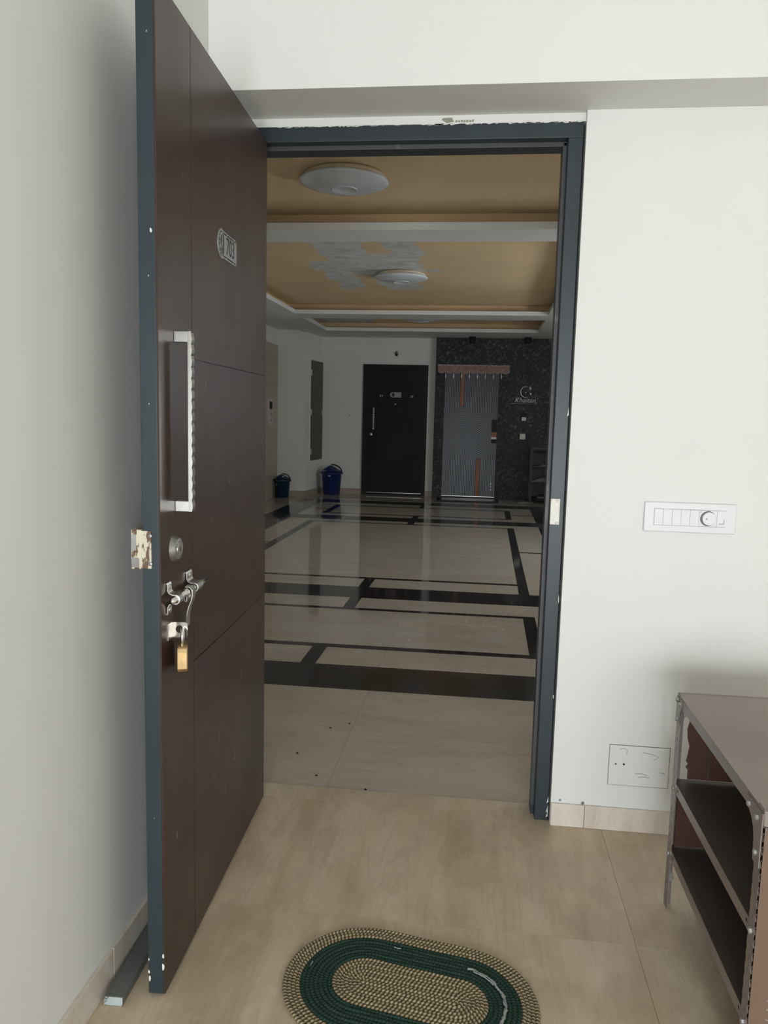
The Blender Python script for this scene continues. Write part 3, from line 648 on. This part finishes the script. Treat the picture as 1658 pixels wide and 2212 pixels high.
for u, v in ((.02, 2.44), (.02, 2.49), (.13, 2.38), (.20, 2.36), (.27, 2.42), (.29, 2.44), (.16, 2.40), (-.06, 2.36), (-.3, 1.96), (.25, 2.3)): db.lathe([(.004, LZ), (.003, LZ+.003)], 6, (S(u, v), v, 0), 2)
o = db.build('paint_crumbs', 'keeper'); tag(o, 'scattered white paint crumbs on the polished lobby floor', 'crumbs', 'stuff')
db = MB()
for u, v in ((-.60, .36), (-.52, .62), (-.45, .68), (-.30, .115), (-.49, .19)): db.lathe([(.005, 0.0), (.004, .003)], 6, (u, v, LZ), 2)
o = db.build('dirt_specks', 'hole'); tag(o, 'small dark specks of dirt on the cream floor by the threshold', 'dirt', 'stuff')
# walls
SZ = 2.56
wlf = bx(-4.5, XL, 0, .1, -.06, 2.8).build('wall_lobby_front', 'lobwall'); struct(wlf, 'lobby side wall left of the doorway', 'wall')
wll = bx(-3.22, -3.105, .1, 9.6, -.06, 2.75).build('wall_lobby_left', 'lobwall'); struct(wll, 'lift wall on the left of the lobby clad in beige tiles', 'wall')
tm = MB().box(0, .010, .0015, .5985, .0015, .3335).mesh('tile', 'lifttile')
for r in range(7):
    for k in range(3):
        linked(tm, 'tile', wll, (-3.1052, 9.598-.6*(k+1), .004+.3352*r+.0), (0, 0, 0))
lp = bx(-3.0955, -3.088, 9.05, 9.29, 1.12, 1.51).build('lift_panel', 'steel', None, bevel=.002); tag(lp, 'steel lift call panel on the tiled left wall of the lobby', 'panel')
bx(-3.0885, -3.087, 9.09, 9.25, 1.36, 1.47).build('display', 'hole', lp)
for z in (1.19, 1.28): MB().lathe([(.022, 0), (.02, .004)], 16, (-3.088, 9.17, z), 0).build('button', 'screw', lp)
P0 = (-2.655, 9.60); P1 = (-2.55, 10.34)
wpil = MB().prism([(-3.22, 9.60), P0, P1, (-3.22, 10.34)], 2, -.06, 2.59).build('wall_pillar', 'lobwall'); struct(wpil, 'grey white pillar wall in the far left corner of the lobby', 'wall')
wf = bx(-3.22, XLR, 10.34, 10.46, -.06, 2.7).build('wall_lobby_far', 'lobwall'); struct(wf, 'white far lobby wall with the closed dark door', 'wall')
ws = bx(-.665, 1.55, 10.20, 10.34, -.06, SZ).build('wall_stone', 'stone'); struct(ws, 'black rough granite cladding around the ribbed door', 'wall')
wall_with_window('wall_lobby_right', 0, XLR, .12, .1, 10.46, 2.8, WL, 'lobwall', 'right wall of the lobby with the landing window')
bb = empty('baseboard_lobby', (0, 0, 0)); struct(bb, 'beige skirting at the foot of the far lobby walls', 'baseboard')
bx(-2.56, -1.86, 10.331, 10.34, LZ, .085).build('tile', 'lifttile', bb); bx(-.79, -.666, 10.331, 10.34, LZ, .085).build('tile', 'lifttile', bb); bx(-3.1, -2.655, 9.591, 9.6, LZ, .085).build('tile', 'lifttile', bb)
MB().prism([P0, P1, (P1[0]+.009, P1[1]-.001), (P0[0]+.009, P0[1]-.001)], 2, LZ, .085).build('tile', 'lifttile', bb)
mk = MB()
mk.prism([(-2.10, 1.335), (-2.085, 1.32), (-2.06, 1.30), (-2.055, 1.28), (-2.07, 1.29), (-2.09, 1.315)], 1, 10.3385, 10.3405); mk.build('paint_chip', 'screw', wf)
# ceiling with three trays
cl = empty('ceiling_lobby', (0, 0, 0)); struct(cl, 'white lobby false ceiling with three recessed orange trays', 'ceiling')
TX0, TX1 = -2.375, .785; TR = [(.55, 3.058), (3.425, 7.46), (7.92, 9.375)]
def quad(x0, x1, y0, y1, z0, z1, name, mat):
    MB().prism([(S(x0, y0), y0), (S(x1, y0), y0), (S(x1, y1), y1), (S(x0, y1), y1)], 2, z0, z1).build(name, mat, cl)
XA, XB = -2.79, 2.86
for lvl, (z0, z1, e, mat) in enumerate(((SZ, 2.609, 0, 'soffit'), (2.609, 2.70, .12, 'tray_side'))):
    nm = 'lip' if lvl == 0 else 'cove'
    quad(XA, TX0-e, .07, 10.38, z0, z1, nm, mat); quad(TX1+e, XB, .07, 10.38, z0, z1, nm, mat)
    yy = [.07]+[v for t_ in TR for v in (t_[0]-e, t_[1]+e)]+[10.38]
    for a, b_ in zip(yy[::2], yy[1::2]): quad(TX0-e, TX1+e, a, b_, z0, z1, 'beam' if lvl == 0 else 'cove', mat)
for (a, b_), mt in zip(TR, ('tray', 'tray_patch', 'tray_patch2')): quad(TX0-.2, TX1+.2, a-.17, b_+.17, 2.691, 2.72, 'tray_panel', mt)
bx(-4.5, -2.6, .1, 10.38, 2.59, 2.63).build('side_soffit', 'soffit', cl)
wle = bx(-4.5, -4.4, .1, 9.6, -.06, 2.7).build('wall_lobby_end', 'lobwall'); struct(wle, 'far end wall beyond the lift wall of the lobby', 'wall')
# ceiling lamps
def lamp(x, y, label, r=.262):
    e = empty('ceiling_lamp', (x, y, 2.691)); tag(e, label, 'lamp', None, 'round lamps in the ceiling trays')
    MB().lathe([(r*.86, 0), (r*.90, -.006), (r*.92, -.020), (r*.90, -.024), (r*.93, -.028), (r*.93, -.036)], 56).build('base', 'lampbase', e, True)
    MB().lathe([(r*.9, -.034), (r, -.038), (r*1.0, -.044), (r*.90, -.056), (r*.7, -.070), (r*.45, -.080), (r*.3, -.083), (r*.02, -.084)], 64).build('diffuser', 'lampglass', e, True)
    MB().lathe([(r*.30, -.0815), (r*.30, -.0875), (r*.275, -.089), (r*.265, -.0855), (r*.01, -.0862)], 40).build('centre_cap', 'lampglass', e, True)
lamp(-.795, 2.28, 'large round white ceiling lamp in the orange tray nearest the doorway'); lamp(-.765, 5.42, 'round white ceiling lamp amid the white repair patches'); lamp(-.78, 8.62, 'round ceiling lamp in the farthest tray, mostly hidden by the beam')
# closed far door
fd = empty('trim_2', (-1.32, 10.34, 0)); struct(fd, 'black frame of the closed door at the far end of the lobby', 'door frame')
MB().box(-.53, -.465, -.03, .06, LZ, 2.06).build('jamb', 'matt_black', fd); MB().box(.465, .53, -.03, .06, LZ, 2.06).build('jamb', 'matt_black', fd); MB().box(-.53, .53, -.03, .06, 2.06, 2.13).build('head', 'matt_black', fd)
MB().box(-.465, .465, -.03, .0, LZ, .03).build('sill', 'matt_black', fd)
f2 = empty('door_2', (-1.32, 10.315, .031)); struct(f2, 'closed black brown door with small plaque at the far end of the lobby', 'door')
bx(-.464, -.30, 0, .03, 0, 2.028).build('panel', 'veneer2', f2); bx(-.298, .464, 0, .03, 0, 2.028).build('panel', 'veneer2', f2)
bx(-.44, .464, -.008, 0, .0, .009).build('kick_strip', 'steel', f2)
p = MB(); p.prism(arc(-.045, 1.613, .04, 90, 270, 12, .042)+[(.10, 1.571), (.10, 1.655)], 1, -.004, 0); pp = p.build('number_plate', 'screw', f2)
MB().prism(arc(-.03, 1.613, .02, 0, 360, 14, .034)[:-1], 1, -.005, -.003).build('emblem', 'plate_dark', pp)
MB().lathe([(.020, 0), (.020, -.006), (.012, -.008)], 18, (.008, 0, 1.463), 1).build('peephole_ring', 'matt_black', f2)
MB().lathe([(.010, -.007), (.008, -.011)], 14, (.008, 0, 1.463), 1).build('peephole', 'keeper', f2)
for xx in (-.225, .275):
    q = MB(); q.ribbon([(xx-.025, 1.60), (xx+.028, 1.60)], .006, 1, -.003, 0); q.ribbon([(xx-.02, 1.60), (xx-.018, 1.572), (xx-.008, 1.58)], .006, 1, -.003, 0); q.ribbon([(xx+.018, 1.60), (xx+.008, 1.585), (xx+.022, 1.572)], .006, 1, -.003, 0); q.build('auspicious_sticker', 'keeper', f2)
hm = empty('pull_handle', (-.345, -.02, 0)); hm.parent = f2
for k in range(14): bx(-.012, .012, -.012, .0, 1.045+.0258*k, 1.061+.0258*k).build('grip_segment', 'steel', hm, bevel=.002)
bx(-.004, .004, .0, .008, 1.045, 1.40).build('grip_bar', 'matt_black', hm); bx(-.004, .004, .004, .02, 1.05, 1.07).build('foot', 'matt_black', hm); bx(-.004, .004, .004, .02, 1.375, 1.395).build('foot', 'matt_black', hm)
MB().lathe([(.022, 0), (.020, -.012), (.010, -.014)], 18, (-.382, 0, .962), 1).build('cylinder_lock', 'steel', f2)
# dome camera and bell switch on the far wall
dc_ = empty('security_camera', (-1.31, 10.34, 2.315)); tag(dc_, 'small dark security camera above the closed far door', 'camera')
MB().lathe([(.032, 0), (.032, -.02), (.026, -.026)], 20, ax=1).build('mount', 'nick', dc_, True); MB().lathe([(.002, -.066), (.014, -.062), (.0215, -.045), (.0215, -.03), (.014, -.02)], 20, (0, 0, -.028), 1).build('eye', 'hole', dc_, True)
bs = empty('bell_switch', (-2.072, 10.34, 1.01)); tag(bs, 'square white bell switch on the far wall left of the dark door', 'switch')
bx(-.047, .047, -.010, 0, -.042, .042).build('plate', 'lobwall', bs, bevel=.003); bx(-.03, .03, -.014, -.01, -.026, .026).build('rocker', 'lobwall', bs, bevel=.002)
# shaft door on pillar side
sang = math.atan2(P1[1]-P0[1], P1[0]-P0[0]); sd = empty('shaft_door', (P0[0], P0[1], 0), sang); tag(sd, 'tall grey brown service shaft door on the side of the pillar', 'shaft door')
bx(.20, .735, -.012, .0, .545, 2.16).build('frame', 'lobwall', sd); bx(.215, .735, -.030, -.012, .56, 2.145).build('leaf', 'shaft', sd, bevel=.002)
for z in (.70, 1.33, 1.95): bx(.207, .222, -.034, -.012, z-.045, z+.045).build('hinge', 'steel', sd)
bx(.69, .705, -.05, -.03, 1.28, 1.38).build('handle', 'steel', sd, bevel=.002)
# bins
def bin_(x, y, r0, r1, zr, zt, mat, label, tabs):
    e = empty('waste_bin', (x, y, LZ)); tag(e, label, 'bin', None, 'blue plastic bins in the lobby corner')
    MB().lathe([(r0*.9, 0), (r0, .006), (r1*.965, zr-.03), (r1, zr-.028), (r1, zr), (r1*.9, zr+.004)], 40).build('body', mat, e, True)
    vs, fs = [], []; NR, NA = 10, 40; h = zt-zr; pk_ = -.12
    for i in range(NR+1):
        for k in range(NA):
            rr = r1*.97*i/NR; a = 2*math.pi*k/NA; X, Y = rr*math.cos(a)/r1, rr*math.sin(a)/r1
            fx = max(0, 1-abs(X-pk_)/(.97+(pk_ if X < pk_ else -pk_))); fx = fx**.85 if X > pk_ else fx**.62
            vs.append((X*r1, Y*r1, zr+.002+h*min(1, fx*1.02)*max(0, 1-abs(Y)**2.4)))
    for i in range(NR):
        for k in range(NA): fs.append((i*NA+k, i*NA+(k+1) % NA, (i+1)*NA+(k+1) % NA, (i+1)*NA+k))
    MB().add(vs, fs).build('lid', mat, e, True)
    MB().tube([(r1*.98, .01, zr-.02)]+[(r1*(-.05+1.03*math.sin(math.radians(a))), .015, zr+(zt-zr)*1.12*math.cos(math.radians(a))) for a in range(88, -6, -8)], .010 if r1 > .14 else .008, 10).build('carry_handle', 'matt_black', e, True)
    for sg in (-1, 1): bx(sg*r1-.014, sg*r1+.014, -.02, .02, zr-.03, zr-.002).build('pivot', mat if sg > 0 else 'matt_black', e, bevel=.004)
    if tabs:
        for sg in (-1, 1): MB().prism([(sg*r1*.97, zr-.05), (sg*r1*.97, zr-.022), (sg*(r1+.012), zr-.035), (sg*(r1+.05), zr-.045), (sg*(r1+.05), zr-.056)], 1, -.03, -.012).build('clip', 'white_clip', e)
        MB().prism([(-.03, zr-.058), (.01, zr-.062), (.012, zr-.05), (-.03, zr-.046)], 1, -r1*.985-.004, -r1*.96).build('sticker', 'white_clip', e)
    else:
        MB().lathe([(.012, 0), (.012, -.004)], 14, (-.06, -r1*.86, zr-.08), 1).build('sticker', 'nick', e); MB().lathe([(.009, 0), (.009, -.004)], 10, (.035, -r1*.6, zr+.045), 1).build('sticker', 'white_clip', e)
bin_(-2.952, 9.36, .103, .125, .285, .36, 'bin_teal', 'small teal blue swing top bin against the pillar', False)
bin_(-2.312, 10.12, .132, .166, .365, .475, 'bin_navy', 'larger navy blue bin with white clips by the far wall', True)

# ribbed black door on the stone wall
d3 = empty('door_3', (-.085, 10.195, .04)); struct(d3, 'black ribbed chevron door with two copper strips in the stone wall', 'door')
DL, DR, DT = -.428, .432, 1.97
bx(DL, DR, -.004, .004, 0, DT).build('leaf', 'black', d3)
pa, pb, kk = -.143, .150, .75; prr = .0265; zc = 1.44; wr = .0085
cstep = prr*1.25
zbt = zc-cstep*32+kk*(pb-pa)            # keeps the two pencils of ribs in register
def gz(x): return kk*(pa-x) if x <= pa else (kk*(x-pa) if x <= pb else kk*(pb-pa)-kk*(x-pb))
def ktop(x): return zc-.5*(abs(x-pa) if x <= pb else (pb-pa)-(x-pb))
def kbot(x): return zbt+.5*(abs(x-pb) if x >= pa else (pb-pa)-(pa-x))
rib = MB()
def seg(p, q):
    dx, dz = q[0]-p[0], q[1]-p[1]; l = math.hypot(dx, dz)
    if l < .004: return
    nx, nz = -dz/l*wr/2, dx/l*wr/2; rib.prism([(p[0]+nx, p[1]+nz), (q[0]+nx, q[1]+nz), (q[0]-nx, q[1]-nz), (p[0]-nx, p[1]-nz)], 1, -.012, -.004)
n = 1
while pa+n*prr < DR or pa-n*prr > DL:
    for x in (pa+n*prr, pa-n*prr):
        if DL+.006 < x < DR-.006 and abs(x-pa) > .036:
            seg((x, ktop(x)), (x, DT-.004))
    for x in (pb+n*prr, pb-n*prr):
        if DL+.006 < x < DR-.006 and abs(x-pb) > .036: seg((x, .012), (x, kbot(x)))
    n += 1
for i in range(1, 60):
    cc = zc-cstep*i; prev = None; xs2 = sorted(set([DL+.002, pa, pb, DR-.002]+[DL+.002+(DR-DL-.004)*k/172 for k in range(173)]))
    start = None; last = None
    for x in xs2:
        z = cc+gz(x); ok = kbot(x)-.002 <= z <= ktop(x)+.002
        if ok:
            if start is None: start = (x, z)
            elif x in (pa, pb): seg(start, (x, z)); start = (x, z)
            last = (x, z)
        elif start is not None:
            seg(start, last); start = None
    if start is not None: seg(start, last)
ro = rib.build('ribs', 'rib', d3); ro['kind'] = 'stuff'
bx(pa-.026, pa+.026, -.014, -.003, zc-.002, DT).build('copper_strip', 'copper', d3, bevel=.003); bx(pb-.032, pb+.032, -.014, -.003, .012, zbt+.002).build('copper_strip', 'copper', d3, bevel=.003)
lk = bx(.345, .428, -.030, -.003, .865, 1.24).build('smart_lock', 'matt_black', d3, bevel=.004); bx(.345, .425, -.034, -.029, .955, 1.04).build('lock_pad', 'copper', lk); bx(.345, .425, -.035, -.029, .93, .962).build('lock_bar', 'keeper', lk)
bx(DL, DR, -.012, 0, -.010, 0).build('threshold_strip', 'chrome', d3); bx(DL, DR, -.012, 0, -.042, -.010).build('sill', 'matt_black', d3)
st_ = MB(); 
for zz in (.10, .15, .2): st_.ribbon([(.36, zz), (.372, zz+.012), (.366, zz+.03)], .006, 1, -.015, -.012)
st_.build('sticker', 'keeper', d3)
# bead valance over it
tv = empty('bead_valance', (-.06, 10.17, 2.0)); tag(tv, 'brown beaded scalloped valance hung over the ribbed door', 'valance')
poly = [(-.568, .138), (.568, .138)]; ns = 9; wsc = 1.136/ns
for k in range(ns): poly += [(q[0], q[1]) for q in arc(.568-wsc*(k+.5), .045, wsc/2, 0, -180, 10, .05)]
MB().prism(poly, 1, 0, .012).build('cloth', 'toran', tv)
bd = MB()
def bead(x, z, r, y=-.004): bd.lathe([(r*.5, -r), (r, -r*.4), (r, r*.4), (r*.5, r)], 6, (x, y, z), 1)
for k in range(ns):
    for q in arc(.568-wsc*(k+.5), .045, wsc/2-.006, 0, -180, 11, .043): bead(q[0], q[1], .0035)
    for q in arc(.568-wsc*(k+.5), .055, wsc/2-.028, 0, -180, 6, .028): bead(q[0], q[1], .0032)
for k in range(70): bead(-.56+1.12*k/69, .128+random.uniform(-.006, .006), random.choice((.003, .004, .0065)))
for k in range(60): bead(random.uniform(-.55, .55), random.uniform(.06, .12), random.choice((.003, .004, .005)))
b_o = bd.build('beads', 'bead', tv); b_o['kind'] = 'stuff'
for k in range(1, ns):
    MB().lathe([(.002, .06), (.007, .0), (.010, -.018), (.004, -.05)], 8, (.568-wsc*k, .004, -.03)).build('drop', 'bead', tv, True)
# emblem, script sign and plates on the stone wall
sg = empty('wall_sign', (.775, 10.198, 1.60)); tag(sg, 'steel monogram and script family name sign on the black stone', 'sign')
rg = MB(); a_ = arc(0, .128, .080, 62, 290, 30, .086); rg.tube([(q[0], -.006, q[1]) for q in a_], [.002+.0055*math.sin(math.pi*i/30) for i in range(31)], 8); rg.build('ring', 'steel', sg, True)
MB().prism([(.045, .20), (.075, .215), (.09, .175), (.07, .165)], 1, -.008, 0).build('leaf_mark', 'nick', sg); MB().lathe([(.018, 0), (.014, -.006)], 12, (.075, 0, .10), 1).build('dot', 'nick', sg); MB().lathe([(.012, 0), (.010, -.006)], 12, (0, 0, .12), 1).build('dot', 'nick', sg)
text_mesh('lettering', "Khaitan'", .108, 'nick', sg, (0, -.003, -.004), (math.radians(90), 0, 0), .002, .35)
bx(-.225, -.17, -.005, 0, -.060, -.053).build('underline', 'nick', sg); bx(-.165, .10, -.004, 0, -.058, -.055).build('underline', 'screw', sg)
text_mesh('flat_digit', '7', .055, 'nick', sg, (.16, -.003, -.055), (math.radians(90), 0, 0), .002, .2)
o = empty('door_bell', (.763, 10.2, 1.32)); tag(o, 'small grey square bell push on the black stone under the sign', 'switch')
bx(-.05, .05, -.006, 0, -.055, .075).build('plate', 'matt_black', o, bevel=.003); bx(-.036, .036, -.012, -.006, -.048, .012).build('push', 'nick', o, bevel=.003)
o = empty('stone_switch', (.755, 10.2, 1.024)); tag(o, 'small cream square switch on the black stone below the bell push', 'switch')
bx(-.044, .044, -.010, 0, -.045, .045).build('plate', 'keeper', o, bevel=.005); bx(-.026, .026, -.014, -.01, -.026, .026).build('rocker', 'keeper', o, bevel=.002)
# spots
for x, y, lb in ((-.097, 10.03, 'black ceiling spotlight above the ribbed door'), (.765, 10.02, 'black ceiling spotlight above the steel wall sign')):
    e = empty('spotlight', (x, y, SZ)); tag(e, lb, 'spotlight', None, 'black spotlights in front of the stone wall')
    bx(-.052, .052, -.045, .045, -.016, 0).build('base', 'matt_black', e, bevel=.002); MB().lathe([(.030, -.015), (.046, -.02), (.046, -.09), (.040, -.094)], 24).build('barrel', 'matt_black', e, True)
# mat, shoe rack and shoes
dm = empty('door_mat', (-.08, 9.88, LZ)); tag(dm, 'thin black door mat before the ribbed door', 'mat'); bx(-.48, .48, -.22, .27, 0, .012).build('pad', 'matt_black', dm, bevel=.004); bx(-.45, .45, -.19, .24, .012, .016).build('pile', 'black', dm)
sr = empty('shoe_rack', (1.19, 9.98, LZ)); tag(sr, 'dark open shoe rack standing against the black stone wall', 'shoe rack')
for x in (-.295, .295):
    for y in (-.17, .19): bx(x-.012, x+.012, y-.012, y+.012, 0, .885).build('post', 'black', sr)
for z in (.06, .30, .54, .78): bx(-.283, .283, -.182, .202, z, z+.016).build('shelf', 'matt_black', sr)
bx(-.283, .283, .196, .202, .08, .875).build('back_panel', 'black', sr); bx(-.29, .29, -.180, -.165, .850, .862).build('rail', 'rib', sr)
def shoe(name, x, y, z, L, mat, rz, label, tilt=0, flat=False):
    e = empty(name, (x, y, z), rz); tag(e, label, 'shoe', None, 'shoes on the dark rack')
    prof = [(0, .028, .055), (.08, .034, .07), (.25, .033, .068), (.45, .030, .052), (.65, .037, .036), (.85, .038, .028), (.96, .026, .022), (1, .008, .014)]
    m = MB(); rings = []
    K = 12
    for t_, w_, h_ in prof:
        if flat: h_ = .012 if t_ < .5 else .035*math.sin(math.pi*min(1, (t_-.4)/.6))+.012
        for k in range(K):
            a = 2*math.pi*k/K; m.v.append((t_*L-L/2, w_*math.cos(a), .016+h_*max(0, math.sin(a))))
    for i in range(len(prof)-1):
        for k in range(K): m.f.append((i*K+k, i*K+(k+1) % K, (i+1)*K+(k+1) % K, (i+1)*K+k))
    m.f.append(tuple(range(K))); m.f.append(tuple(range((len(prof)-1)*K, len(prof)*K)))
    m.build('upper', mat, e, True)
    sp = [(t_*L-L/2, w_*1.08) for t_, w_, h_ in prof]; MB().prism(sp+[(a, -b_) for a, b_ in sp[::-1]], 2, 0, .016).build('sole', 'shoe' if mat == 'shoe2' else 'shoe2', e)
Z0 = LZ
shoe('shoe', 1.03, 9.93, Z0+.556, .24, 'shoe', math.radians(20), 'pale grey shoe on the upper shelf of the dark shoe rack', 0, True)
shoe('shoe', 1.0, 9.90, Z0+.316, .26, 'shoe', math.radians(205), 'grey shoe pointing out over the left end of the middle shelf')
shoe('shoe', 1.30, 9.90, Z0+.316, .25, 'shoe2', math.radians(190), 'darker grey shoe beside the jutting shoe on the middle shelf')
shoe('shoe', 1.12, 9.90, Z0+.076, .25, 'shoe2', math.radians(165), 'dark grey shoe on the lowest shelf of the shoe rack')
shoe('shoe', .82, 9.87, Z0, .25, 'shoe2', math.radians(200), 'dark flat sandal on the floor left of the shoe rack', 0, True)
rp = empty('red_pouch', (1.22, 10.2, 1.29)); tag(rp, 'small red pouch hung on the black stone beside the door frame', 'pouch')
MB().prism([(-.08, .06), (-.06, .07), (.06, .07), (.08, .06), (.075, -.05), (.05, -.065), (-.05, -.065), (-.075, -.05)], 1, -.03, -.0005).build('bag', 'red', rp, bevel=.01, seg=3); bx(-.008, .008, -.012, -.001, .06, .12).build('loop', 'red', rp)
